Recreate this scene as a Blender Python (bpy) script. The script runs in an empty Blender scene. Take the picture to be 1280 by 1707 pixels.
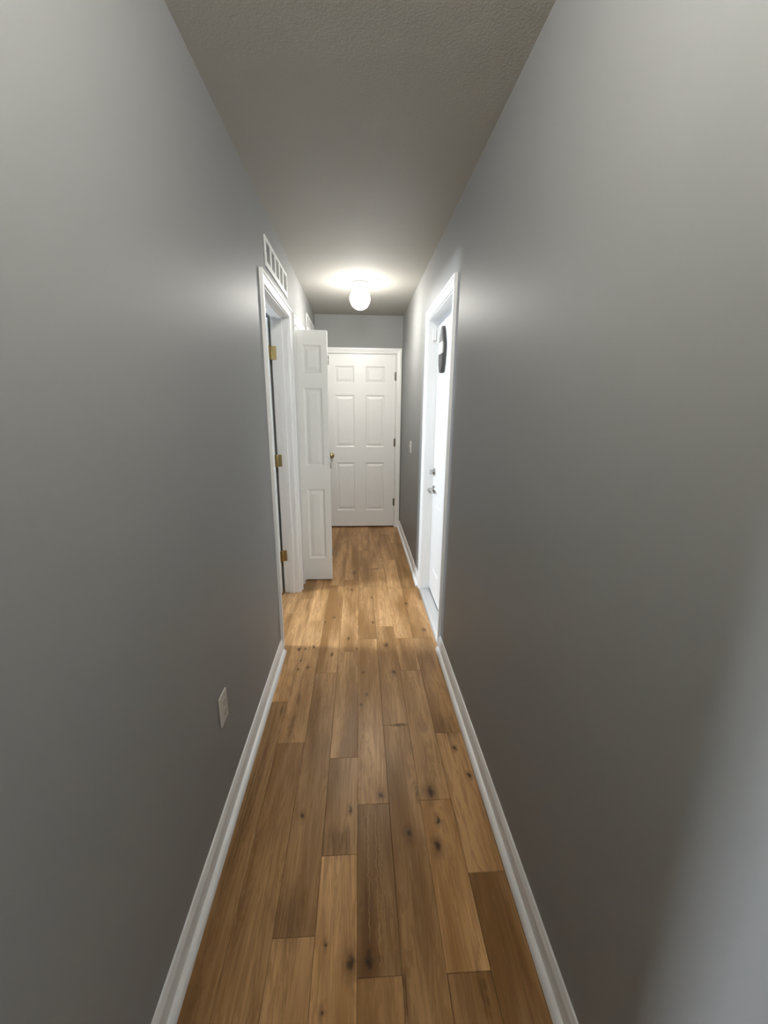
import bpy, math, random
from mathutils import Vector, Matrix

# ------------------------------------------------------------------ camera, world, light, exposure
SC = bpy.context.scene
COL = SC.collection
W, D, H = 0.978, 4.907, 2.44          # hall width, distance to the far wall, ceiling height

cd = bpy.data.cameras.new('camera')
cam = bpy.data.objects.new('camera', cd)
COL.objects.link(cam)
F_PX, PITCH, YAW, ROLL = 680.72, math.radians(14.353), math.radians(3.497), math.radians(0.528)
fw = Vector((math.sin(YAW) * math.cos(PITCH), math.cos(YAW) * math.cos(PITCH), -math.sin(PITCH)))
rt = Vector((math.cos(YAW), -math.sin(YAW), 0))
up = rt.cross(fw)
c_, s_ = math.cos(ROLL), math.sin(ROLL)
rt, up = c_ * rt + s_ * up, -s_ * rt + c_ * up
M = Matrix.Identity(4)
for i in range(3):
    M[i][0], M[i][1], M[i][2] = rt[i], up[i], -fw[i]
M.translation = Vector((0.4829, 0.0, 1.4532))
cam.matrix_world = M
cd.sensor_fit = 'HORIZONTAL'
cd.sensor_width = 36.0
cd.lens = 36.0 * F_PX / 1280.0
cd.clip_start = 0.02
SC.camera = cam

SC.view_settings.view_transform = 'Standard'
SC.view_settings.look = 'None'
SC.view_settings.gamma = 1.0
SC.view_settings.use_curve_mapping = False
SC.view_settings.exposure = 0.0

wd = bpy.data.worlds.new('overcast_sky')
SC.world = wd
wd.use_nodes = True
wd.node_tree.nodes['Background'].inputs[0].default_value = (0.80, 0.90, 1.0, 1)
wd.node_tree.nodes['Background'].inputs[1].default_value = 1.5

P_GLOBE_FAR = 215.0       # emission strength of the globe near the far door
P_DRUM_NEAR = 450.0       # emission strength of the drum light over the near end
P_WIN_SIDE = 410.0         # daylight through the side room's window (W)
P_WIN_LIVING = 1000.0       # daylight through the living room's window (W)


def area_light(name, loc, direction, sx, sy, power, color):
    ld = bpy.data.lights.new(name, 'AREA')
    ld.shape = 'RECTANGLE'
    ld.size, ld.size_y = sx, sy
    ld.energy = power
    ld.color = color
    o = bpy.data.objects.new(name, ld)
    o.location = loc
    o.rotation_euler = Vector(direction).to_track_quat('-Z', 'Z').to_euler()
    COL.objects.link(o)
    return o


area_light('side_window_daylight', (-2.12, 2.50, 1.75), (1, 0, -0.25), 0.34, 0.88, P_WIN_SIDE, (0.80, 0.90, 1.0))
area_light('living_window_daylight', (-1.72, -1.36, 1.15), (1, 0, 0), 0.28, 1.7, P_WIN_LIVING, (0.82, 0.90, 1.0))


# ------------------------------------------------------------------ mesh helpers
class MB:
    def __init__(self):
        self.v, self.f = [], []

    def add(self, vs, fs):
        n = len(self.v)
        self.v += [tuple(p) for p in vs]
        self.f += [tuple(i + n for i in f) for f in fs]
        return self

    def box(self, x0, x1, y0, y1, z0, z1):
        return self.add([(x0, y0, z0), (x1, y0, z0), (x1, y1, z0), (x0, y1, z0),
                         (x0, y0, z1), (x1, y0, z1), (x1, y1, z1), (x0, y1, z1)],
                        [(3, 2, 1, 0), (4, 5, 6, 7), (0, 1, 5, 4), (1, 2, 6, 5), (2, 3, 7, 6), (3, 0, 4, 7)])

    def bbox(self, x0, x1, y0, y1, z0, z1, b=0.002):
        """box with all edges chamfered"""
        vs, idx = [], {}
        xs, ys, zs = (x0, x1), (y0, y1), (z0, z1)
        for i in range(2):
            for j in range(2):
                for k in range(2):
                    sx, sy, sz = (1, -1)[i], (1, -1)[j], (1, -1)[k]
                    for a in range(3):
                        p = [xs[i] + sx * b, ys[j] + sy * b, zs[k] + sz * b]
                        p[a] = (xs[i], ys[j], zs[k])[a]
                        idx[(i, j, k, a)] = len(vs)
                        vs.append(p)
        fs = []
        q = lambda *c: idx[c]
        for s in range(2):
            fs.append((q(s, 0, 0, 0), q(s, 1, 0, 0), q(s, 1, 1, 0), q(s, 0, 1, 0)))
            fs.append((q(0, s, 0, 1), q(1, s, 0, 1), q(1, s, 1, 1), q(0, s, 1, 1)))
            fs.append((q(0, 0, s, 2), q(1, 0, s, 2), q(1, 1, s, 2), q(0, 1, s, 2)))
        for s in range(2):
            for t in range(2):
                fs.append((q(0, s, t, 1), q(1, s, t, 1), q(1, s, t, 2), q(0, s, t, 2)))
                fs.append((q(s, 0, t, 0), q(s, 1, t, 0), q(s, 1, t, 2), q(s, 0, t, 2)))
                fs.append((q(s, t, 0, 0), q(s, t, 1, 0), q(s, t, 1, 1), q(s, t, 0, 1)))
        for i in range(2):
            for j in range(2):
                for k in range(2):
                    fs.append((q(i, j, k, 0), q(i, j, k, 1), q(i, j, k, 2)))
        return self.add(vs, fs)

    def lathe(self, prof, origin, axis=(0, 0, 1), n=32):
        """prof: list of (radius, along axis)"""
        ax = Vector(axis).normalized()
        a = ax.orthogonal().normalized()
        b = ax.cross(a)
        o = Vector(origin)
        vs, fs = [], []
        for r, t in prof:
            for k in range(n):
                g = 2 * math.pi * k / n
                vs.append(o + ax * t + (a * math.cos(g) + b * math.sin(g)) * max(r, 1e-5))
        for i in range(len(prof) - 1):
            for k in range(n):
                fs.append((i * n + k, i * n + (k + 1) % n, (i + 1) * n + (k + 1) % n, (i + 1) * n + k))
        fs.append(tuple(range(n - 1, -1, -1)))
        fs.append(tuple((len(prof) - 1) * n + k for k in range(n)))
        return self.add(vs, fs)

    def tube(self, pts, r, n=10):
        pts = [Vector(p) for p in pts]
        vs, fs = [], []
        prev = None
        for i, p in enumerate(pts):
            d = (pts[min(i + 1, len(pts) - 1)] - pts[max(i - 1, 0)]).normalized()
            a = d.orthogonal().normalized() if prev is None else (prev - d * prev.dot(d)).normalized()
            prev = a
            b = d.cross(a)
            rr = r[i] if isinstance(r, (list, tuple)) else r
            for k in range(n):
                g = 2 * math.pi * k / n
                vs.append(p + (a * math.cos(g) + b * math.sin(g)) * rr)
        for i in range(len(pts) - 1):
            for k in range(n):
                fs.append((i * n + k, i * n + (k + 1) % n, (i + 1) * n + (k + 1) % n, (i + 1) * n + k))
        fs.append(tuple(range(n - 1, -1, -1)))
        fs.append(tuple((len(pts) - 1) * n + k for k in range(n)))
        return self.add(vs, fs)

    def loft(self, ringA, ringB):
        """prism between two matching rings"""
        n = len(ringA)
        fs = [(k, (k + 1) % n, n + (k + 1) % n, n + k) for k in range(n)]
        fs += [tuple(range(n - 1, -1, -1)), tuple(range(n, 2 * n))]
        return self.add(list(ringA) + list(ringB), fs)

    def build(self, name, mat, parent=None, smooth=None):
        off = Vector(ROOT_LOC.get(parent.name, (0, 0, 0))) if parent else Vector((0, 0, 0))
        me = bpy.data.meshes.new(name)
        me.from_pydata([tuple(Vector(p) - off) for p in self.v], [], self.f)
        me.validate()
        import bmesh
        bm = bmesh.new()
        bm.from_mesh(me)
        bmesh.ops.recalc_face_normals(bm, faces=bm.faces)
        bm.to_mesh(me)
        bm.free()
        me.materials.append(mat)
        o = bpy.data.objects.new(name, me)
        COL.objects.link(o)
        if parent:
            o.parent = parent
            ROOT_LOC[o.name] = tuple(off)
        else:
            ROOT_LOC[o.name] = (0, 0, 0)
        if smooth:
            for p in me.polygons:
                p.use_smooth = True
            me.set_sharp_from_angle(angle=math.radians(smooth))
        return o


ROOT_LOC = {}


def tag(o, label=None, cat=None, group=None, kind=None):
    if label: o['label'] = label
    if cat: o['category'] = cat
    if group: o['group'] = group
    if kind: o['kind'] = kind
    return o


def empty(name, loc, label, cat, group=None, kind=None):
    o = bpy.data.objects.new(name, None)
    o.location = loc
    o.empty_display_size = 0.05
    COL.objects.link(o)
    ROOT_LOC[o.name] = tuple(loc)
    return tag(o, label, cat, group, kind)


# ------------------------------------------------------------------ materials
def new_mat(name):
    m = bpy.data.materials.new(name)
    m.use_nodes = True
    nt = m.node_tree
    b = nt.nodes['Principled BSDF']
    return m, nt, b


def painted(name, col, rough, bump_scale=220.0, bump=0.02, bump_dist=0.001, var=0.03, spec=0.5):
    m, nt, b = new_mat(name)
    N, L = nt.nodes, nt.links
    geo = N.new('ShaderNodeNewGeometry')
    n1 = N.new('ShaderNodeTexNoise')
    n1.inputs['Scale'].default_value = bump_scale
    n1.inputs['Detail'].default_value = 3
    L.new(geo.outputs['Position'], n1.inputs['Vector'])
    bp = N.new('ShaderNodeBump')
    bp.inputs['Strength'].default_value = bump
    bp.inputs['Distance'].default_value = bump_dist
    L.new(n1.outputs['Fac'], bp.inputs['Height'])
    L.new(bp.outputs['Normal'], b.inputs['Normal'])
    n2 = N.new('ShaderNodeTexNoise')
    n2.inputs['Scale'].default_value = 3.0
    n2.inputs['Detail'].default_value = 4
    L.new(geo.outputs['Position'], n2.inputs['Vector'])
    mx = N.new('ShaderNodeMix')
    mx.data_type = 'RGBA'
    mx.inputs['A'].default_value = (*[c * (1 - var) for c in col], 1)
    mx.inputs['B'].default_value = (*[c * (1 + var) for c in col], 1)
    L.new(n2.outputs['Fac'], mx.inputs['Factor'])
    L.new(mx.outputs['Result'], b.inputs['Base Color'])
    b.inputs['Roughness'].default_value = rough
    b.inputs['Specular IOR Level'].default_value = spec
    return m


def simple(name, col, rough=0.4, metal=0.0):
    m, nt, b = new_mat(name)
    N, L = nt.nodes, nt.links
    n = N.new('ShaderNodeTexNoise')
    n.inputs['Scale'].default_value = 60
    rr = N.new('ShaderNodeMapRange')
    rr.inputs['To Min'].default_value = max(0.02, rough - 0.06)
    rr.inputs['To Max'].default_value = rough + 0.06
    L.new(n.outputs['Fac'], rr.inputs['Value'])
    L.new(rr.outputs['Result'], b.inputs['Roughness'])
    b.inputs['Base Color'].default_value = (*col, 1)
    b.inputs['Metallic'].default_value = metal
    return m


M_WALL = painted('grey_satin_wall_paint', (0.286, 0.289, 0.286), 0.5, 260, 0.12, 0.0006, 0.015, spec=0.10)
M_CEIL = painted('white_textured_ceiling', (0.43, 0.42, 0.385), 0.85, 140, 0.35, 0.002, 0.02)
M_TRIM = painted('white_gloss_trim', (0.84, 0.84, 0.83), 0.32, 90, 0.03, 0.0004, 0.01)
M_DOOR = painted('white_door_paint', (0.84, 0.84, 0.83), 0.34, 120, 0.04, 0.0004, 0.01)
M_BIFOLD = painted('cream_white_door_paint', (0.80, 0.80, 0.765), 0.38, 120, 0.04, 0.0004, 0.01)
M_PLATE = simple('white_plastic', (0.82, 0.82, 0.80), 0.3)
M_OUTLET = simple('almond_plastic', (0.56, 0.545, 0.50), 0.35)
M_VENT = simple('white_enamelled_steel', (0.78, 0.78, 0.76), 0.35)
M_VENTIN = simple('grey_duct_interior', (0.10, 0.095, 0.09), 0.7)
M_SLAT = simple('grey_enamelled_louver', (0.17, 0.165, 0.155), 0.6)
M_BRASS = simple('aged_brass', (0.46, 0.36, 0.17), 0.35, 1.0)
M_BRONZE = simple('dull_dark_steel', (0.22, 0.20, 0.17), 0.4, 1.0)
M_NICKEL = simple('satin_nickel', (0.55, 0.54, 0.52), 0.22, 1.0)
M_ALU = simple('mill_aluminium', (0.80, 0.81, 0.82), 0.5, 1.0)
M_DARK = simple('black_rubber', (0.02, 0.02, 0.02), 0.7)
M_FELT_GREY = painted('grey_felt', (0.20, 0.20, 0.19), 0.9, 400, 0.4, 0.002)
M_FELT_DARK = painted('charcoal_felt_and_edge_shade', (0.075, 0.075, 0.07), 0.9, 400, 0.4, 0.002)
M_FELT_WHITE = painted('white_fleece', (0.78, 0.78, 0.75), 0.9, 300, 0.5, 0.003)
M_SUB = simple('subfloor', (0.10, 0.07, 0.04), 0.8)


def glass_mat():
    m = bpy.data.materials.new('window_glass')
    m.use_nodes = True
    nt = m.node_tree
    nt.nodes.clear()
    o = nt.nodes.new('ShaderNodeOutputMaterial')
    t = nt.nodes.new('ShaderNodeBsdfTransparent')
    g = nt.nodes.new('ShaderNodeBsdfGlossy')
    g.inputs['Roughness'].default_value = 0.03
    mx = nt.nodes.new('ShaderNodeMixShader')
    fr = nt.nodes.new('ShaderNodeFresnel')
    nt.links.new(fr.outputs[0], mx.inputs[0])
    nt.links.new(t.outputs[0], mx.inputs[1])
    nt.links.new(g.outputs[0], mx.inputs[2])
    nt.links.new(mx.outputs[0], o.inputs[0])
    return m


M_GLASS = glass_mat()


def globe_mat(name, strength, top=None):
    m, nt, b = new_mat(name)
    b.inputs['Base Color'].default_value = (0.9, 0.9, 0.88, 1)
    b.inputs['Roughness'].default_value = 0.2
    b.inputs['Emission Color'].default_value = (1.0, 0.97, 0.905, 1)
    b.inputs['Emission Strength'].default_value = strength
    if top is not None:           # emission dimmed towards the neck to keep light off the ceiling
        N, L = nt.nodes, nt.links
        tc = N.new('ShaderNodeTexCoord')
        sp = N.new('ShaderNodeSeparateXYZ')
        L.new(tc.outputs['Generated'], sp.inputs[0])
        mr = N.new('ShaderNodeMapRange')
        mr.interpolation_type = 'SMOOTHSTEP'
        mr.inputs['From Min'].default_value = 0.22
        mr.inputs['From Max'].default_value = 0.72
        mr.inputs['To Min'].default_value = strength
        mr.inputs['To Max'].default_value = strength * top
        L.new(sp.outputs['Z'], mr.inputs['Value'])
        L.new(mr.outputs[0], b.inputs['Emission Strength'])
    return m


# knots and dark mineral streaks of the oak boards: (x, y, size) on the floor
KNOTS = [(0.103, 2.264, 1), (0.14, 2.269, 0.6), (0.191, 2.287, 0.8), (0.307, 2.198, 1), (0.46, 2.251, 0.6),
         (0.404, 2.37, 0.9), (0.645, 2.28, 1.5), (0.498, 2.017, 0.9), (0.672, 2.009, 1.3), (0.18, 2.077, 0.9),
         (0.126, 2.06, 0.7), (0.132, 2.146, 0.6), (0.57, 2.573, 0.9), (0.911, 2.457, 1.2), (0.832, 2.836, 1.1),
         (0.296, 2.652, 1.0), (0.237, 2.587, 0.6), (0.513, 1.833, 0.7), (0.483, 1.756, 0.6), (0.894, 1.463, 1),
         (0.267, 1.191, 1.0), (0.441, 1.201, 0.7), (0.752, 1.259, 2.1), (0.648, 1.104, 1.5), (0.743, 1.058, 1.7),
         (0.76, 1.148, 1.0), (0.557, 1.258, 1.3), (0.925, 1.328, 1), (0.45, 0.768, 2.0), (0.501, 0.773, 1.8),
         (0.38, 0.811, 0.6), (0.382, 0.683, 0.7), (0.427, 3.455, 1.8), (0.412, 3.103, 1), (0.377, 3.121, 0.7),
         (0.573, 2.956, 0.7)]
# (x, y, half width, half length, strength)
STREAKS = [(0.091, 2.843, 0.016, 0.13, 0.6), (0.658, 1.612, 0.046, 0.016, 0.75), (0.156, 1.62, 0.014, 0.13, 0.6),
           (0.166, 1.806, 0.01, 0.06, 0.5), (0.698, 1.269, 0.006, 0.05, 0.6), (0.597, 0.70, 0.009, 0.07, 0.7),
           (0.792, 0.69, 0.013, 0.06, 0.75), (0.275, 0.89, 0.045, 0.10, 0.55), (0.626, 3.547, 0.035, 0.02, 0.7),
           (0.41, 1.085, 0.06, 0.07, 0.5), (0.892, 1.60, 0.05, 0.10, 0.5), (0.06, 1.25, 0.03, 0.5, 0.55),
           (0.125, 1.0, 0.012, 0.25, 0.4), (0.06, 0.55, 0.028, 0.3, 0.55), (0.50, 0.86, 0.02, 0.12, 0.45),
           (0.10, 1.73, 0.02, 0.05, 0.6), (0.65, 0.90, 0.03, 0.2, 0.2), (0.90, 0.75, 0.03, 0.2, 0.3)]


def wood_mat():
    m, nt, b = new_mat('knotty_oak_boards')
    N, L = nt.nodes, nt.links

    def math_(op, a, c=None, clamp=False):
        n = N.new('ShaderNodeMath')
        n.operation = op
        n.use_clamp = clamp
        for i, v in enumerate((a, c)):
            if v is None: continue
            if isinstance(v, (int, float)): n.inputs[i].default_value = v
            else: L.new(v, n.inputs[i])
        return n.outputs[0]

    def vmath(op, a, c):
        n = N.new('ShaderNodeVectorMath')
        n.operation = op
        for i, v in enumerate((a, c)):
            if isinstance(v, tuple): n.inputs[i].default_value = v
            else: L.new(v, n.inputs[i])
        return n.outputs['Value'] if op in ('LENGTH', 'DISTANCE') else n.outputs[0]

    geo = N.new('ShaderNodeNewGeometry')
    info = N.new('ShaderNodeObjectInfo')
    pos = geo.outputs['Position']
    comb = N.new('ShaderNodeCombineXYZ')
    L.new(math_('MULTIPLY', info.outputs['Random'], 31.7), comb.inputs[0])
    L.new(math_('MULTIPLY', info.outputs['Random'], 57.3), comb.inputs[1])
    L.new(math_('MULTIPLY', info.outputs['Random'], 11.1), comb.inputs[2])
    loc = vmath('ADD', pos, comb.outputs[0])

    def noise(scale_vec, scale, detail, rough=0.55, dist=0.0):
        n = N.new('ShaderNodeTexNoise')
        n.inputs['Scale'].default_value = scale
        n.inputs['Detail'].default_value = detail
        n.inputs['Roughness'].default_value = rough
        n.inputs['Distortion'].default_value = dist
        L.new(vmath('MULTIPLY', loc, scale_vec), n.inputs['Vector'])
        return n.outputs['Fac']

    broad = noise((9, 1.1, 1), 1.0, 3, 0.5, 0.4)            # slow colour drift within a board
    fig = noise((22, 1.6, 1), 1.0, 4, 0.6, 1.2)             # cathedral figure
    rings = math_('SINE', math_('MULTIPLY', fig, 42.0))
    pores = noise((240, 7, 1), 1.0, 3, 0.6)
    fine = noise((90, 3.5, 1), 1.0, 5, 0.65, 0.3)

    # knots in floor coordinates, slightly warped
    wn = N.new('ShaderNodeTexNoise')
    wn.inputs['Scale'].default_value = 38
    wn.inputs['Detail'].default_value = 3
    L.new(pos, wn.inputs['Vector'])
    warp = vmath('MULTIPLY', vmath('SUBTRACT', wn.outputs['Color'], (0.5, 0.5, 0.5)), (0.020, 0.045, 0.0))
    wp = vmath('ADD', pos, warp)
    mask, halo = None, None
    for (x, y, s) in KNOTS:
        d = vmath('LENGTH', vmath('MULTIPLY', vmath('SUBTRACT', wp, (x, y, 0)), (1 / (0.0075 * s), 1 / (0.014 * s), 0)), (0, 0, 0))
        mask = d if mask is None else math_('MINIMUM', mask, d)
    smask = None
    for (x, y, hx, hy, st) in STREAKS:
        d = vmath('LENGTH', vmath('MULTIPLY', vmath('SUBTRACT', wp, (x, y, 0)), (1 / hx, 1 / hy, 0)), (0, 0, 0))
        mr = N.new('ShaderNodeMapRange')
        mr.interpolation_type = 'SMOOTHSTEP'
        mr.inputs['From Min'].default_value = 0.25
        mr.inputs['From Max'].default_value = 1.25
        mr.inputs['To Min'].default_value = st
        mr.inputs['To Max'].default_value = 0.0
        L.new(d, mr.inputs['Value'])
        smask = mr.outputs[0] if smask is None else math_('MAXIMUM', smask, mr.outputs[0])

    def smooth(v, a, c, t0, t1):
        mr = N.new('ShaderNodeMapRange')
        mr.interpolation_type = 'SMOOTHSTEP'
        mr.inputs['From Min'].default_value = a
        mr.inputs['From Max'].default_value = c
        mr.inputs['To Min'].default_value = t0
        mr.inputs['To Max'].default_value = t1
        L.new(v, mr.inputs['Value'])
        return mr.outputs[0]

    core = smooth(mask, 0.2, 1.1, 0.85, 0.0)
    ring = smooth(mask, 0.5, 2.8, 0.55, 0.0)

    def mix(fac, a, c, mode='MIX'):
        n = N.new('ShaderNodeMix')
        n.data_type = 'RGBA'
        n.blend_type = mode
        if isinstance(fac, (int, float)): n.inputs['Factor'].default_value = fac
        else: L.new(fac, n.inputs['Factor'])
        for k, v in (('A', a), ('B', c)):
            if isinstance(v, tuple): n.inputs[k].default_value = v
            else: L.new(v, n.inputs[k])
        return n.outputs['Result']

    base = mix(smooth(broad, 0.32, 0.68, 0, 1), (0.285, 0.145, 0.047, 1), (0.62, 0.368, 0.168, 1))
    base = mix(smooth(rings, -0.2, 1.0, 0.0, 0.42), base, (0.25, 0.125, 0.046, 1))
    base = mix(smooth(fine, 0.44, 0.74, 0.0, 0.42), base, (0.22, 0.11, 0.04, 1))
    base = mix(smooth(pores, 0.60, 0.72, 0.0, 0.45), base, (0.56, 0.37, 0.20, 1))
    tone = N.new('ShaderNodeAttribute')
    tone.attribute_type = 'OBJECT'
    tone.attribute_name = 'tone'
    tc = N.new('ShaderNodeCombineXYZ')
    for i, pw in enumerate((1.0, 1.05, 1.15)):
        L.new(math_('POWER', tone.outputs['Fac'], pw), tc.inputs[i])
    base = mix(1.0, base, tc.outputs[0], 'MULTIPLY')
    smask = math_('MULTIPLY', smask, smooth(fine, 0.35, 0.62, 0.45, 1.15), clamp=True)
    base = mix(smask, base, (0.075, 0.030, 0.007, 1))
    # pale sapwood lines in one board beside the seam
    sepx = N.new('ShaderNodeSeparateXYZ')
    L.new(wp, sepx.inputs[0])
    for x, y0, y1 in ((0.504, 0.80, 1.20), (0.531, 0.745, 1.215), (0.543, 0.745, 1.16), (0.549, 0.745, 1.10)):
        dx = math_('ABSOLUTE', math_('SUBTRACT', sepx.outputs[0], x))
        dy = math_('ABSOLUTE', math_('SUBTRACT', sepx.outputs[1], (y0 + y1) / 2))
        ln = math_('MULTIPLY', smooth(dx, 0.0004, 0.0018, 0.55, 0.0), smooth(dy, (y1 - y0) / 2 - 0.03, (y1 - y0) / 2, 1.0, 0.0))
        base = mix(ln, base, (0.52, 0.32, 0.14, 1))
    base = mix(ring, base, (0.12, 0.052, 0.018, 1))
    base = mix(core, base, (0.026, 0.011, 0.004, 1))
    L.new(base, b.inputs['Base Color'])
    L.new(smooth(fine, 0.3, 0.7, 0.30, 0.44), b.inputs['Roughness'])
    b.inputs['Specular IOR Level'].default_value = 0.25
    bp = N.new('ShaderNodeBump')
    bp.inputs['Strength'].default_value = 0.25
    bp.inputs['Distance'].default_value = 0.0006
    L.new(pores, bp.inputs['Height'])
    L.new(bp.outputs['Normal'], b.inputs['Normal'])
    return m


M_WOOD = wood_mat()

# ------------------------------------------------------------------ shell
T = 0.116                                   # wall thickness
LD0, LD1, LDH = 2.305, 3.072, 2.045         # left doorway (y range, height)
CL0, CL1, CLH = 3.296, 3.776, 2.045         # closet doorway
RD0, RD1, RDH = 2.300, 3.072, 2.045          # right doorway
FD0, FD1, FDH = 0.080, 0.906, 2.036         # far doorway (x range)
YB, XB, RX = -3.0, -1.6, -2.0                         # living room extents behind the hall
LW0 = -0.25                                 # the left hall wall starts here


def struct(name, mb, mat, label, cat, parent=None):
    o = mb.build(name, mat, parent)
    return tag(o, label, cat, kind='structure')


fl = MB().box(RX - 0.12, W + 0.3, YB - 0.12, D + 0.9, -0.10, -0.0125)
floor = struct('floor', fl, M_SUB, 'knotty brown oak board floor running down the hall', 'floor')

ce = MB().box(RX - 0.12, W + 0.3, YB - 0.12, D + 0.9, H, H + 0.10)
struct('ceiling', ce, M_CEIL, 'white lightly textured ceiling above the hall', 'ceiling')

wl = MB()
wl.box(-T, 0, LW0, LD0 - 0.02, 0, H)
wl.box(-T, 0, LD0 - 0.02, LD1 + 0.02, LDH + 0.02, H)
wl.box(-T, 0, LD1 + 0.02, CL0 - 0.02, 0, H)
wl.box(-T, 0, CL0 - 0.02, CL1 + 0.02, CLH + 0.02, H)
wl.box(-T, 0, CL1 + 0.02, D, 0, H)
struct('wall_left', wl, M_WALL, 'grey painted wall on the left of the hall', 'wall')

wr = MB()
RT = 0.15
wr.box(W, W + RT, YB, RD0 - 0.02, 0, H)
wr.box(W, W + RT, RD0 - 0.02, RD1 + 0.02, RDH + 0.02, H)
wr.box(W, W + RT, RD1 + 0.02, D, 0, H)
struct('wall_right', wr, M_WALL, 'grey painted wall on the right of the hall', 'wall')

wf = MB()
wf.box(-T, FD0 - 0.02, D, D + T, 0, H)
wf.box(FD1 + 0.02, W + RT, D, D + T, 0, H)
wf.box(FD0 - 0.02, FD1 + 0.02, D, D + T, FDH + 0.02, H)
struct('wall_far', wf, M_WALL, 'grey painted end wall around the six panel door', 'wall')

bw = MB()
bw.box(-T, W + RT, D + 0.78, D + 0.88, 0, H)
bw.box(-T - 0.05, -T, D, D + 0.88, 0, H)
bw.box(W + RT, W + RT + 0.05, D, D + 0.88, 0, H)
struct('wall_beyond', bw, M_WALL, 'grey wall of the room beyond the far door', 'wall')

# side room behind the left doorway, with its window

sr = MB()
sr.box(RX - 0.1, RX, 1.0, 2.31, 0, H)
sr.box(RX - 0.1, RX, 2.69, 3.17, 0, H)
sr.box(RX - 0.1, RX, 2.31, 2.69, 0, 1.28)
sr.box(RX - 0.1, RX, 2.31, 2.69, 2.22, H)
sr.box(RX - 0.1, -T, 0.9, 1.0, 0, H)
struct('wall_side_room', sr, M_WALL, 'grey wall of the side room around its window', 'wall')
pw = MB().box(RX - 0.1, -T, 3.17, 3.22, 0, H)
struct('wall_partition', pw, M_WALL, 'grey partition between the side room and the closet', 'wall')
cw = MB()
cw.box(-0.80, -0.75, 3.22, D, 0, H)
cw.box(-0.75, -T, 3.95, 4.0, 0, H)
struct('wall_closet', cw, M_WALL, 'grey wall inside the small closet', 'wall')
bb = MB()
bb.box(XB - 0.1, XB, YB, -1.52, 0, H)
bb.box(XB - 0.1, XB, -1.20, 0.9, 0, H)
bb.box(XB - 0.1, XB, -1.52, -1.20, 0, 0.28)
bb.box(XB - 0.1, XB, -1.52, -1.20, 2.02, H)
bb.box(XB - 0.1, W + RT, YB - 0.1, YB, 0, H)
bb.box(XB, -T, LW0, LW0 + 0.1, 0, H)
struct('wall_living_room', bb, M_WALL, 'grey wall of the living room behind the hall', 'wall')


def window(n, x, y0, y1, z0, z1, label):
    r = empty('window_%d' % n, (x, (y0 + y1) / 2, z0), label, 'window', kind='structure')
    fr = MB()
    w = 0.035
    for a, b, c, d in ((y0, y1, z0, z0 + w), (y0, y1, z1 - w, z1), (y0, y0 + w, z0 + w, z1 - w), (y1 - w, y1, z0 + w, z1 - w),
                       (y0 + w, y1 - w, (z0 + z1) / 2 - 0.02, (z0 + z1) / 2 + 0.02)):
        fr.box(x - 0.08, x - 0.03, a, b, c, d)
    fr.build('window_frame', M_TRIM, r)
    zm = (z0 + z1) / 2
    MB().box(x - 0.058, x - 0.054, y0 + w, y1 - w, z0 + w, zm - 0.02).build('pane', M_GLASS, r)
    MB().box(x - 0.058, x - 0.054, y0 + w, y1 - w, zm + 0.02, z1 - w).build('pane', M_GLASS, r)


window(1, RX, 2.31, 2.69, 1.28, 2.22, 'white framed sash window in the side room')
window(2, XB, -1.52, -1.20, 0.28, 2.02, 'tall narrow white framed sidelight window in the entry')

# ------------------------------------------------------------------ oak boards
random.seed(7)
PW = 0.119
SEAM0 = 0.468 - 4 * PW                      # first seam of the hall rows (x = -0.008)


def plank(x0, x1, y0, y1, tone):
    g, b, dz = 0.0003, 0.0010, random.uniform(-0.0003, 0.0003)
    x0 += g; x1 -= g; y0 += g; y1 -= g
    zt, zm, zb = dz, dz - b, -0.0125
    r = lambda i, z: [(x0 + i, y0 + i, z), (x1 - i, y0 + i, z), (x1 - i, y1 - i, z), (x0 + i, y1 - i, z)]
    mb = MB().add(r(0, zb) + r(0, zm) + r(b, zt),
                  [(0, 1, 5, 4), (1, 2, 6, 5), (2, 3, 7, 6), (3, 0, 4, 7),
                   (4, 5, 9, 8), (5, 6, 10, 9), (6, 7, 11, 10), (7, 4, 8, 11), (8, 9, 10, 11), (3, 2, 1, 0)])
    o = mb.build('plank', M_WOOD, floor)
    o['tone'] = tone
    return o


# per row: list of (y_end, tone) going away from the camera; rows run from YS
YS = -1.0
ROWS = [
    [(0.45, .9), (1.80, .66), (2.95, 1.05), (4.2, .95), (D + .05, 1.0)],
    [(0.30, .9), (1.53, .80), (2.60, .98), (3.7, 1.08), (D + .05, .92)],
    [(0.833, 1.02), (2.022, .80), (3.186, 1.02), (4.3, .90), (D + .05, 1.0)],
    [(-0.2, .9), (1.046, 1.40), (1.439, .88), (2.223, .96), (3.30, 1.10), (4.45, .92), (D + .05, 1.0)],
    [(0.737, 1.08), (1.222, .66), (2.36, 1.05), (3.15, 1.02), (4.05, .92), (D + .05, .98)],
    [(0.2, .95), (1.614, .88), (2.512, .94), (3.548, 1.12), (4.4, .92), (D + .05, .95)],
    [(0.734, .84), (1.228, 1.40), (2.023, .90), (2.36, .96), (3.114, 1.06), (3.776, 1.10), (4.6, .90), (D + .05, 1.0)],
    [(0.970, .74), (1.556, .98), (2.36, .84), (3.114, 1.06), (4.289, .74), (D + .05, 1.05)],
    [(0.7, .9), (1.9, .85), (2.9, .95), (4.0, .8), (D + .05, .95)],
]
for i, row in enumerate(ROWS):
    x0 = SEAM0 + PW * i
    x1 = x0 + PW
    y = YS
    for ye, tone in row:
        if i == len(ROWS) - 1:
            plank(x0, W - 0.001, y, ye, tone)
        else:
            plank(x0, x1, y, ye, tone)
        y = ye
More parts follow.
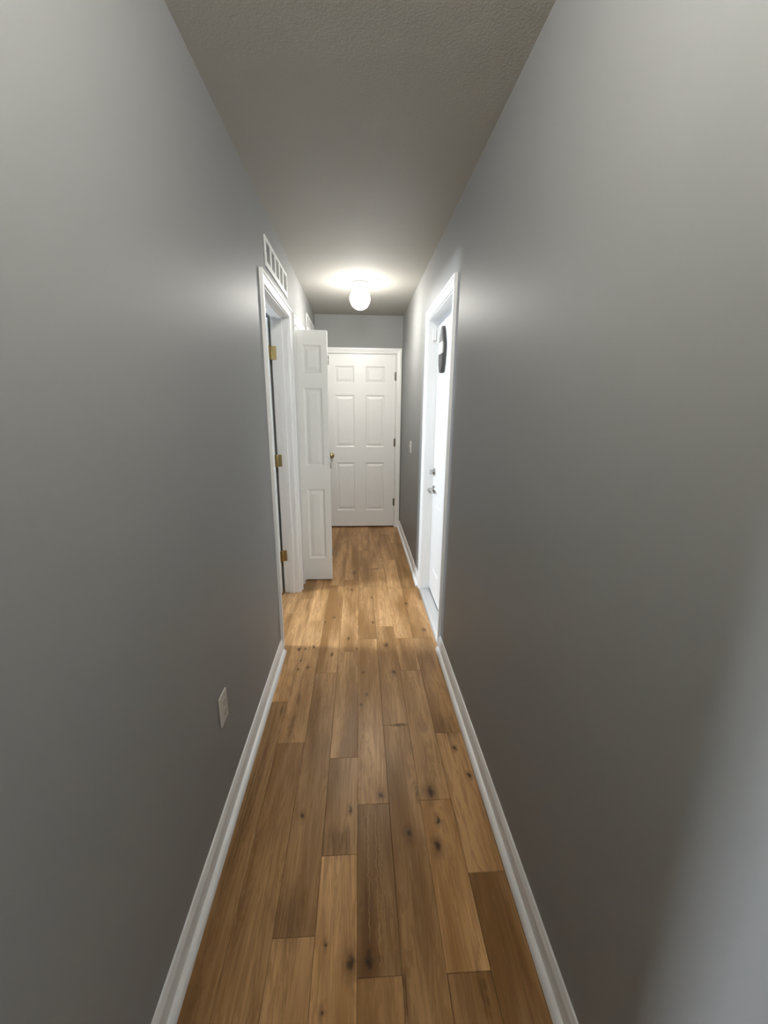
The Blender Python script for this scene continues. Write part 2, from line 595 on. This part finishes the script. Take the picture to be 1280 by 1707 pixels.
# doorway row and side room rows
x1 = SEAM0
k = 0
while x1 > RX + 0.02:
    x0 = max(x1 - PW, RX)
    if x0 > -T - 0.03 or x1 > -T:
        ys = [LD0 - 0.019, 2.72, LD1 + 0.019]
    else:
        s = random.uniform(1.5, 2.0)
        ys = [1.0, s, s + random.uniform(0.6, 0.9), 3.17]
    for a, b in zip(ys, ys[1:]):
        plank(x0, x1, a, b, random.uniform(0.85, 1.12))
    x1 = x0
    k += 1
# closet and living room rows
for i in range(5):
    plank(-0.75 + 0.126 * i, -0.75 + 0.126 * (i + 1), 3.22, 3.95, random.uniform(0.85, 1.1))
plank(-T, SEAM0, CL0 - 0.019, CL1 + 0.019, 0.95)
x = XB
while x < W - 0.02:
    xe = min(x + 0.119, W)
    s = random.uniform(-2.3, -1.5)
    for a, b in ((YB, s), (s, LW0 if xe < 0 else YS)):
        plank(x, xe, a, b, random.uniform(0.85, 1.12))
    x = xe

# ------------------------------------------------------------------ baseboards with shoe moulding
BP = [(0, 0), (0.013, 0), (0.013, 0.066), (0.0115, 0.072), (0.008, 0.076), (0.0075, 0.081), (0.005, 0.085), (0, 0.086)]
SHP = [(0.013, 0.0), (0.032, 0.0)] + [(0.013 + 0.019 * math.cos(a), 0.019 * math.sin(a)) for a in [math.radians(d) for d in (18, 36, 54, 72, 90)]]


def runs(mb, prof, axis, base, sgn, a0, a1):
    """extrude a (proud, height) profile along y (axis 'y', wall plane x=base) or x"""
    R = []
    for a in (a0, a1):
        R.append([((base + sgn * p, a, z) if axis == 'y' else (a, base + sgn * p, z)) for p, z in prof])
    return mb.loft(R[0], R[1])


def baseboard(name, axis, base, sgn, a0, a1, label, shoe0=None, shoe1=None):
    o = runs(MB(), BP, axis, base, sgn, a0, a1).build(name, M_TRIM, None, 40)
    tag(o, label, 'baseboard', kind='structure')
    runs(MB(), SHP, axis, base, sgn, a0 if shoe0 is None else shoe0, a1 if shoe1 is None else shoe1).build('shoe_molding', M_TRIM, o, 40)
    return o


baseboard('baseboard_left', 'y', 0.0, 1, LW0, 2.241, 'white baseboard along the near left wall', shoe1=2.238)
baseboard('baseboard_left', 'y', 0.0, 1, CL1 + 0.066, D, 'white baseboard on the left wall behind the folded closet door')
baseboard('baseboard_right', 'y', W, -1, YB, 2.236, 'white baseboard along the near right wall', shoe1=2.226)
baseboard('baseboard_right', 'y', W, -1, RD1 + 0.064, D, 'white baseboard on the right wall between the two doors')

# ------------------------------------------------------------------ casings and jambs
CP = [(0, 0), (0, 0.007), (0.004, 0.010), (0.009, 0.010), (0.012, 0.0075), (0.030, 0.0115), (0.040, 0.0125), (0.043, 0.018), (0.056, 0.018), (0.058, 0.0165), (0.058, 0)]


def casing(root, to3, a0, a1, zt, reveal=0.005):
    """to3(a, z, proud) -> 3D point; mitred colonial casing around an opening a0..a1, 0..zt"""
    a0 -= reveal; a1 += reveal; zt += reveal
    A = [to3(a0 - u, 0.0, t) for u, t in CP]
    B = [to3(a0 - u, zt + u, t) for u, t in CP]
    C = [to3(a1 + u, zt + u, t) for u, t in CP]
    E = [to3(a1 + u, 0.0, t) for u, t in CP]
    MB().loft(A, B).build('side_casing', M_TRIM, root, 35)
    MB().loft(B, C).build('head_casing', M_TRIM, root, 35)
    MB().loft(C, E).build('side_casing', M_TRIM, root, 35)


def jambs_y(root, x0, x1, a0, a1, zt):
    """jamb boards lining a doorway in a left/right wall"""
    MB().box(x0, x1, a0 - 0.0195, a0, 0, zt + 0.0195).build('side_jamb', M_TRIM, root)
    MB().box(x0, x1, a1, a1 + 0.0195, 0, zt + 0.0195).build('side_jamb', M_TRIM, root)
    MB().box(x0, x1, a0, a1, zt, zt + 0.0195).build('head_jamb', M_TRIM, root)


t1 = empty('trim_1', (0, LD0, 0), 'white moulded casing and jambs around the left doorway', 'door casing', kind='structure')
casing(t1, lambda a, z, p: (p, a, z), LD0, LD1, LDH)
casing(t1, lambda a, z, p: (-T - p, a, z), LD0, LD1, LDH)
jambs_y(t1, -T, 0, LD0, LD1, LDH)
st = MB().box(-0.078, -0.045, LD0, LD0 + 0.011, 0, LDH).box(-0.078, -0.045, LD0 + 0.011, LD1 - 0.011, LDH - 0.011, LDH).box(-0.078, -0.045, LD1 - 0.011, LD1, 0, LDH)
st.build('door_stop', M_TRIM, t1)

t2 = empty('trim_2', (0, CL0, 0), 'white moulded casing around the narrow closet opening', 'door casing', kind='structure')
casing(t2, lambda a, z, p: (p, a, z), CL0, CL1, CLH)
jambs_y(t2, -T, 0, CL0, CL1, CLH)
MB().box(-0.02, 0.0, CL0, CL1, CLH - 0.022, CLH).build('door_track', M_ALU, t2)

t3 = empty('trim_3', (W, RD0, 0), 'white moulded casing and deep jambs around the right exterior doorway', 'door casing', kind='structure')
casing(t3, lambda a, z, p: (W - p, a, z), RD0, RD1, RDH)
jambs_y(t3, W, W + RT, RD0, RD1, RDH)
RDX = 1.046                                  # hall side face of the right door
st = MB()
for a, b in ((RD0, RD0 + 0.012), (RD1 - 0.012, RD1)):
    st.box(RDX + 0.046, RDX + 0.08, a, b, 0.02, RDH)
st.build('door_stop', M_TRIM, t3)

t4 = empty('trim_4', (FD0, D, 0), 'white moulded casing around the far six panel door', 'door casing', kind='structure')
casing(t4, lambda a, z, p: (a, D - p, z), FD0, FD1, FDH, 0.004)
MB().box(FD0 - 0.0195, FD0, D, D + T, 0, FDH + 0.0195).build('side_jamb', M_TRIM, t4)
MB().box(FD1, FD1 + 0.0195, D, D + T, 0, FDH + 0.0195).build('side_jamb', M_TRIM, t4)
MB().box(FD0, FD1, D, D + T, FDH, FDH + 0.0195).build('head_jamb', M_TRIM, t4)
MB().box(FD0, FD1, D + 0.045, D + 0.08, 0.0, 0.003).build('threshold', M_DARK, t4)

# end cap of the left wall start
# ------------------------------------------------------------------ moulded panel doors


def panel_door(root, to3, w, z0, z1, cols, rows, thick, mat, both=True):
    """to3(u, d, z): u across 0..w, d depth from the front face, z height.
    cols / rows: panel rectangles. One frame mesh plus one mesh per raised panel."""
    fr = MB()

    def bx(u0, u1, d0, d1, a, b):
        P = [to3(u, d, z) for z in (a, b) for (u, d) in ((u0, d0), (u1, d0), (u1, d1), (u0, d1))]
        fr.add(P, [(3, 2, 1, 0), (4, 5, 6, 7), (0, 1, 5, 4), (1, 2, 6, 5), (2, 3, 7, 6), (3, 0, 4, 7)])

    us = [0] + [c for col in cols for c in col] + [w]
    for i in range(0, len(us), 2):
        bx(us[i], us[i + 1], 0, thick, z0, z1)
    zs = [z0] + [r for row in rows for r in row] + [z1]
    for c0, c1 in cols:
        for i in range(0, len(zs), 2):
            bx(c0, c1, 0, thick, zs[i], zs[i + 1])
    fr.build('door_slab', mat, root)
    steps = [(0.0, 0.0), (0.004, 0.0035), (0.012, 0.0075), (0.017, 0.008), (0.022, 0.0065), (0.040, 0.002), (0.042, 0.0015)]
    for r0, r1 in rows:
        for c0, c1 in cols:
            for side in ((0, 1) if both else (0,)):
                vs, fs = [], []
                for ins, dep in steps:
                    d = dep if side == 0 else thick - dep
                    vs += [to3(c0 + ins, d, r0 + ins), to3(c1 - ins, d, r0 + ins), to3(c1 - ins, d, r1 - ins), to3(c0 + ins, d, r1 - ins)]
                n = len(steps)
                dm = thick * 0.42 if side == 0 else thick * 0.58
                vs += [to3(c0, dm, r0), to3(c1, dm, r0), to3(c1, dm, r1), to3(c0, dm, r1)]
                for i in range(n - 1):
                    for q in range(4):
                        fs.append((i * 4 + q, i * 4 + (q + 1) % 4, i * 4 + 4 + (q + 1) % 4, i * 4 + 4 + q))
                fs.append(tuple((n - 1) * 4 + q for q in range(4)))
                for q in range(4):
                    fs.append((q, (q + 1) % 4, n * 4 + (q + 1) % 4, n * 4 + q))
                fs.append(tuple(n * 4 + q for q in range(4)))
                MB().add(vs, fs).build('panel', mat, root)


# far door (six panels), face flush with the wall
d1 = empty('door_1', (0.083, D + 0.002, 0.018), 'white six panel door at the far end with brass knob', 'door', kind='structure')
DW = 0.820
DX0 = 0.083
panel_door(d1, lambda u, d, z: (DX0 + u, D + 0.002 + d, z), DW, 0.018, 2.033,
           [(0.205 - DX0, 0.428 - DX0), (0.556 - DX0, 0.778 - DX0)], [(0.222, 0.808), (0.995, 1.588), (1.722, 1.905)], 0.035, M_DOOR, both=False)
kn = MB().lathe([(0.0, 0.0), (0.030, 0.0), (0.031, 0.004), (0.026, 0.008), (0.014, 0.011), (0.011, 0.026), (0.020, 0.032), (0.0265, 0.042),
                 (0.026, 0.052), (0.018, 0.060), (0.0, 0.062)], (0.152, D + 0.0018, 0.895), (0, -1, 0), 24).build('knob', M_BRASS, d1, 50)
tag(kn, 'round brass knob')


def hinge_knuckle(root, x, y, z, mat, ax=(0, 0, 1), h=0.089):
    mb = MB().lathe([(0, -h / 2 - 0.004), (0.004, -h / 2 - 0.004), (0.0065, -h / 2), (0.0065, h / 2), (0.004, h / 2 + 0.004), (0, h / 2 + 0.004)], (x, y, z), ax, 12)
    return mb


for z in (1.80, 1.05, 0.325):
    mb = hinge_knuckle(d1, 0.9045, D - 0.006, z, M_BRONZE)
    mb.box(0.889, 0.902, D - 0.0005, D + 0.002, z - 0.0445, z + 0.0445)
    mb.build('hinge', M_BRONZE, d1, 40)

# left door, swung 90 degrees into the side room on its far jamb
d2 = empty('door_2', (-0.130, 3.066, 0.012), 'white panel door standing open into the room on the left', 'door', kind='structure')
panel_door(d2, lambda u, d, z: (-0.137 - u, 3.031 + d, z), 0.745, 0.012, 2.035,
           [(0.10, 0.315), (0.435, 0.65)], [(0.222, 0.808), (0.995, 1.588), (1.722, 1.905)], 0.035, M_DOOR)
for z in (1.815, 1.064, 0.315):
    mb = hinge_knuckle(d2, -0.1235, 3.062, z, M_BRASS)
    mb.bbox(-0.118, -0.092, 3.0695, 3.0722, z - 0.0445, z + 0.0445, 0.0008)
    mb.box(-0.1372, -0.1285, 3.035, 3.062, z - 0.0445, z + 0.0445)
    mb.build('hinge', M_BRASS, d2, 40)
kb = MB()
for s, d in ((-1, 3.031), (1, 3.066)):
    kb.lathe([(0.0, 0.0), (0.030, 0.0), (0.031, 0.004), (0.026, 0.008), (0.014, 0.011), (0.011, 0.026), (0.020, 0.032), (0.0265, 0.042),
              (0.026, 0.052), (0.018, 0.060), (0.0, 0.062)], (-0.131 - 0.69, d, 0.90), (0, s, 0), 20)
kb.build('knob', M_BRASS, d2, 50)

# folded closet door: two narrow leaves closed against each other, standing into the hall
d4 = empty('door_4', (0.012, 3.30, 0.012), 'white narrow bifold closet door folded open into the hall', 'door', kind='structure')
BROWS = [(0.204, 0.802), (0.994, 1.594), (1.702, 1.904)]
BX0, BX1 = 0.004, 0.243
panel_door(d4, lambda u, d, z: (BX0 + u, 3.300 + d, z), BX1 - BX0, 0.012, 2.007, [(0.052, 0.193)], BROWS, 0.030, M_BIFOLD, both=False)
panel_door(d4, lambda u, d, z: (BX1 - u, 3.366 - d, z), BX1 - BX0, 0.012, 2.007, [(0.046, 0.187)], BROWS, 0.030, M_BIFOLD, both=False)
for z in (1.80, 1.0, 0.25):
    mb = hinge_knuckle(d4, BX1 + 0.004, 3.333, z, M_NICKEL, h=0.06)
    mb.build('hinge', M_NICKEL, d4, 40)
for z0, z1 in ((2.004, 2.024), (0.0, 0.014)):
    MB().box(-0.012, 0.022, 3.309, 3.321, z0, z1).build('pivot_bracket', M_ALU, d4)

# right exterior door, closed
d3 = empty('door_3', (RDX, 2.305, 0.03), 'white exterior door with lever and deadbolt on the right', 'door', kind='structure')
panel_door(d3, lambda u, d, z: (RDX + d, 2.303 + u, z), 0.766, 0.032, 2.010,
           [(0.11, 0.325), (0.441, 0.656)], [(0.23, 0.78)], 0.044, M_DOOR, both=False)
LY = 3.005
db = MB().lathe([(0, 0), (0.030, 0), (0.031, 0.006), (0.027, 0.012), (0.012, 0.014), (0.010, 0.018), (0, 0.018)], (RDX + 0.0002, LY, 0.99), (-1, 0, 0), 24)
dbo = db.build('deadbolt', M_NICKEL, d3, 40)
MB().bbox(RDX - 0.038, RDX - 0.015, LY - 0.005, LY + 0.005, 0.972, 1.008, 0.002).build('thumb_turn', M_NICKEL, dbo)
lv = MB().lathe([(0, 0), (0.032, 0), (0.033, 0.005), (0.028, 0.010), (0.012, 0.013), (0.011, 0.048), (0.0, 0.050)], (RDX + 0.0002, LY, 0.856), (-1, 0, 0), 24)
lvo = lv.build('lock_rose', M_NICKEL, d3, 40)
MB().tube([(RDX - 0.045, LY + 0.004, 0.856), (RDX - 0.047, LY - 0.02, 0.857), (RDX - 0.047, LY - 0.06, 0.856), (RDX - 0.043, LY - 0.105, 0.851)],
          [0.0095, 0.010, 0.0085, 0.007]).build('lever', M_NICKEL, lvo, 60)
for z in (1.80, 1.05, 0.27):
    hinge_knuckle(d3, RDX - 0.004, 2.3035, z, M_NICKEL).build('hinge', M_NICKEL, d3, 40)

# aluminium threshold with ridges
t5 = MB().loft([(0.965, RD0 + .001, 0.001), (0.972, RD0 + .001, 0.010), (0.985, RD0 + .001, 0.014), (W + RT, RD0 + .001, 0.020), (W + RT, RD0 + .001, 0.0)],
               [(0.965, RD1 - .001, 0.001), (0.972, RD1 - .001, 0.010), (0.985, RD1 - .001, 0.014), (W + RT, RD1 - .001, 0.020), (W + RT, RD1 - .001, 0.0)])
thr = t5.build('door_threshold', M_ALU)
tag(thr, 'ribbed aluminium threshold under the right exterior door', 'threshold')
for xx in (0.992, 1.004, 1.016, 1.028):
    MB().box(xx, xx + 0.004, RD0 + .001, RD1 - .001, 0.012, 0.0185).build('ridge', M_ALU, thr)
MB().box(RDX + 0.002, RDX + 0.042, RD0 + .002, RD1 - .002, 0.0165, 0.0318).build('sweep_seal', M_DARK, thr)

# white over-door hook and the hanging ornament
hk = empty('door_hook', (RDX, 2.845, 2.0), 'small white hook at the top edge of the right door', 'hook')
MB().bbox(RDX - 0.0025, RDX + 0.030, 2.835, 2.855, 2.0102, 2.0128, 0.0008).build('hook_strap', M_PLATE, hk)
MB().bbox(RDX - 0.0032, RDX - 0.0006, 2.835, 2.855, 1.945, 2.0128, 0.0008).build('hook_plate', M_PLATE, hk)
MB().tube([(RDX - 0.003, 2.845, 1.962), (RDX - 0.016, 2.845, 1.952), (RDX - 0.024, 2.845, 1.960), (RDX - 0.024, 2.845, 1.975)], 0.0035, 8).build('hook_tip', M_PLATE, hk, 60)

orn = empty('hanging_ornament', (RDX, 2.845, 1.68), 'grey and white pointed ornament hanging high on the right door', 'ornament')


def slab_profile(pts, x0, x1, name, mat):
    A = [(x0, 2.845 + a, z) for a, z in pts]
    B = [(x1, 2.845 + a, z) for a, z in pts]
    MB().loft(A, B).build(name, mat, orn)


x1o = RDX - 0.004
slab_profile([(-0.008, 1.970), (0.008, 1.970), (0.060, 1.872), (0.072, 1.835), (0.068, 1.800), (0.062, 1.735), (0.034, 1.682), (-0.034, 1.682), (-0.062, 1.735), (-0.074, 1.800), (-0.076, 1.835), (-0.066, 1.872)], x1o - 0.014, x1o, 'backing', M_FELT_DARK)  # dark slab added to colour in the shaded near edge of the ornament
slab_profile([(-0.006, 1.968), (0.006, 1.968), (0.058, 1.872), (-0.058, 1.872)], x1o - 0.022, x1o - 0.014, 'pointed_top', M_FELT_GREY)
slab_profile([(-0.050, 1.872), (0.066, 1.872), (0.078, 1.835), (0.060, 1.800), (-0.048, 1.800), (-0.056, 1.835)], x1o - 0.022, x1o - 0.014, 'white_band', M_FELT_WHITE)
slab_profile([(-0.066, 1.800), (0.066, 1.800), (0.060, 1.735), (0.032, 1.684), (-0.032, 1.684), (-0.060, 1.735)], x1o - 0.022, x1o - 0.014, 'lower_body', M_FELT_DARK)
MB().tube([(x1o - 0.011, 2.845, 1.964), (x1o - 0.018, 2.845, 1.968), (RDX - 0.0235, 2.845, 1.9635)], 0.0018, 6).build('loop', M_FELT_WHITE, orn)

# alarm contact: one half on the far jamb, the other on the door
sn = MB().bbox(1.000, 1.028, RD1 - 0.013, RD1 - 0.0002, 1.905, 1.985, 0.002).build('alarm_sensor', M_PLATE)
tag(sn, 'white plastic alarm sensor high on the jamb of the right doorway', 'sensor')
MB().box(1.004, 1.024, RD1 - 0.0135, RD1 - 0.0128, 1.909, 1.914).build('cover_seam', M_BRONZE, sn)
mg = MB().bbox(RDX - 0.012, RDX - 0.0002, 3.036, 3.060, 1.890, 1.990, 0.002).build('alarm_magnet', M_PLATE)
tag(mg, 'white plastic alarm magnet at the upper corner of the right door', 'sensor')

# ------------------------------------------------------------------ vents above the left doorway and further back


def vent(y0, y1, z0, z1, label):
    r = empty('air_vent', (0, (y0 + y1) / 2, z0), label, 'vent', 'return air vents high on the left wall')
    t = 0.0075
    bt, bb_, be = 0.020, 0.030, 0.026
    fr = MB()
    fr.bbox(0.0003, t, y0, y1, z0, z0 + bb_, 0.0015)
    fr.bbox(0.0003, t, y0, y1, z1 - bt, z1, 0.0015)
    fr.bbox(0.0003, t, y0, y0 + be, z0 + bb_, z1 - bt, 0.0015)
    fr.bbox(0.0003, t, y1 - be, y1, z0 + bb_, z1 - bt, 0.0015)
    fr.build('frame', M_VENT, r)
    MB().box(0.0002, 0.0012, y0 + be, y1 - be, z0 + bb_, z1 - bt).build('backing', M_VENTIN, r)
    n = 5
    span = (y1 - y0 - 2 * be)
    for i in range(1, n):
        yc = y0 + be + span * i / n
        MB().bbox(0.0013, t - 0.0005, yc - 0.015, yc + 0.015, z0 + bb_, z1 - bt, 0.001).build('mullion', M_VENT, r)
    ns = 7
    zz = (z1 - bt - z0 - bb_) / ns
    for i in range(ns):
        a = z0 + bb_ + zz * (i + 0.12)
        mb = MB().loft([(0.0014, y0 + be, a + zz * 0.75), (0.0022, y0 + be, a + zz * 0.85), (0.0046, y0 + be, a + zz * 0.15), (0.004, y0 + be, a)],
                       [(0.0014, y1 - be, a + zz * 0.75), (0.0022, y1 - be, a + zz * 0.85), (0.0046, y1 - be, a + zz * 0.15), (0.004, y1 - be, a)])
        mb.build('louver', M_SLAT, r)
    for yc in (y0 + 0.014, y1 - 0.014):
        MB().lathe([(0, 0), (0.0035, 0), (0.003, 0.0015), (0, 0.002)], (t - 0.0004, yc, (z0 + z1) / 2), (1, 0, 0), 10).build('screw', M_NICKEL, r)
    return r


vent(2.395, 3.055, 2.158, 2.305, 'white steel wall vent with grey slots above the left doorway')
vent(4.135, 4.795, 2.150, 2.292, 'white steel wall vent above the folded closet door near the far corner')

# ------------------------------------------------------------------ wall plates
ot = empty('wall_outlet', (0, 1.243, 0.378), 'pale almond duplex outlet plate low on the left wall', 'outlet')
MB().bbox(0.0002, 0.0065, 1.2075, 1.2785, 0.378, 0.490, 0.0022).build('cover_plate', M_OUTLET, ot)
for zc in (0.4145, 0.4535):
    rc = MB().bbox(0.0062, 0.0080, 1.2265, 1.2595, zc - 0.0145, zc + 0.0145, 0.0007).build('receptacle', M_OUTLET, ot)
    sl = MB()
    for yy in (1.236, 1.249):
        sl.box(0.00795, 0.00815, yy - 0.001, yy + 0.001, zc - 0.002, zc + 0.008)
    sl.box(0.00795, 0.00815, 1.2405, 1.2455, zc - 0.010, zc - 0.0055)
    sl.build('slots', M_DARK, rc)
MB().lathe([(0, 0), (0.003, 0), (0.0025, 0.001), (0, 0.0013)], (0.0063, 1.243, 0.434), (1, 0, 0), 10).build('screw', M_OUTLET, ot)

sw = empty('light_switch', (W, 3.935, 1.03), 'white toggle light switch on the right wall past the exterior door', 'light switch')
MB().bbox(W - 0.0065, W - 0.0002, 3.900, 3.970, 1.030, 1.144, 0.0022).build('cover_plate', M_PLATE, sw)
MB().loft([(W - 0.006, 3.930, 1.076), (W - 0.006, 3.940, 1.076), (W - 0.006, 3.940, 1.100), (W - 0.006, 3.930, 1.100)],
          [(W - 0.018, 3.931, 1.096), (W - 0.018, 3.939, 1.096), (W - 0.016, 3.939, 1.105), (W - 0.016, 3.931, 1.105)]).build('toggle', M_PLATE, sw)
for zc in (1.057, 1.117):
    MB().lathe([(0, 0), (0.003, 0), (0.0025, 0.001), (0, 0.0013)], (W - 0.0063, 3.935, zc), (-1, 0, 0), 10).build('screw', M_PLATE, sw)

# ------------------------------------------------------------------ ceiling globes


def globe(x, y, strength, label):
    r = empty('ceiling_light', (x, y, H), label, 'ceiling light')
    MB().lathe([(0, 0), (0.066, 0), (0.067, -0.004), (0.064, -0.010), (0.052, -0.018), (0.043, -0.022), (0.041, -0.040), (0.043, -0.044), (0, -0.044)],
               (x, y, H - 0.0002), (0, 0, 1), 40).build('canopy', M_VENT, r, 40)
    pr = [(0.040, 0.0)]
    a, hgt = 0.083, 0.160
    for i in range(1, 15):
        th = math.radians(28 + (180 - 28) * i / 14)
        rr = a * math.sin(th)
        pr.append((rr, -(hgt * 0.5) * (math.cos(math.radians(28)) - math.cos(th)) / (0.5 * (math.cos(math.radians(28)) + 1))))
    MB().lathe(pr, (x, y, H - 0.0445), (0, 0, 1), 40).build('glass_globe', globe_mat('lit_opal_glass', strength, 0.05), r, 60)
    for k in range(3):
        g = 2 * math.pi * k / 3 + 0.4
        c, s = math.cos(g), math.sin(g)
        MB().tube([(x + 0.040 * c, y + 0.040 * s, H - 0.034), (x + 0.049 * c, y + 0.049 * s, H - 0.034)], 0.0028, 8).build('thumb_screw', M_NICKEL, r)
    return r


globe(0.495, 3.70, P_GLOBE_FAR, 'lit white globe ceiling light near the far door')

# unseen drum light over the near end: glass band, pan, added plate shading the floor
dr = empty('drum_ceiling_light', (0.49, -0.10, H), 'lit drum ceiling light at the near hall end with added plate shading the floor', 'ceiling light')
MB().lathe([(0, 0), (0.135, 0), (0.137, -0.006), (0.134, -0.018), (0, -0.018)], (0.49, -0.10, H - 0.0002), (0, 0, 1), 48).build('ceiling_pan', M_NICKEL, dr, 40)
MB().lathe([(0, 0), (0.128, 0), (0.128, -0.085), (0, -0.085)], (0.49, -0.10, H - 0.0184), (0, 0, 1), 48).build('glass_band', globe_mat('lit_opal_band', P_DRUM_NEAR), dr, 40)
MB().lathe([(0, 0), (0.153, 0), (0.156, -0.006), (0.148, -0.014), (0.05, -0.022), (0.012, -0.024), (0.010, -0.036), (0, -0.038)], (0.49, -0.10, H - 0.1036), (0, 0, 1), 48).build('floor_shading_plate', M_NICKEL, dr, 40)
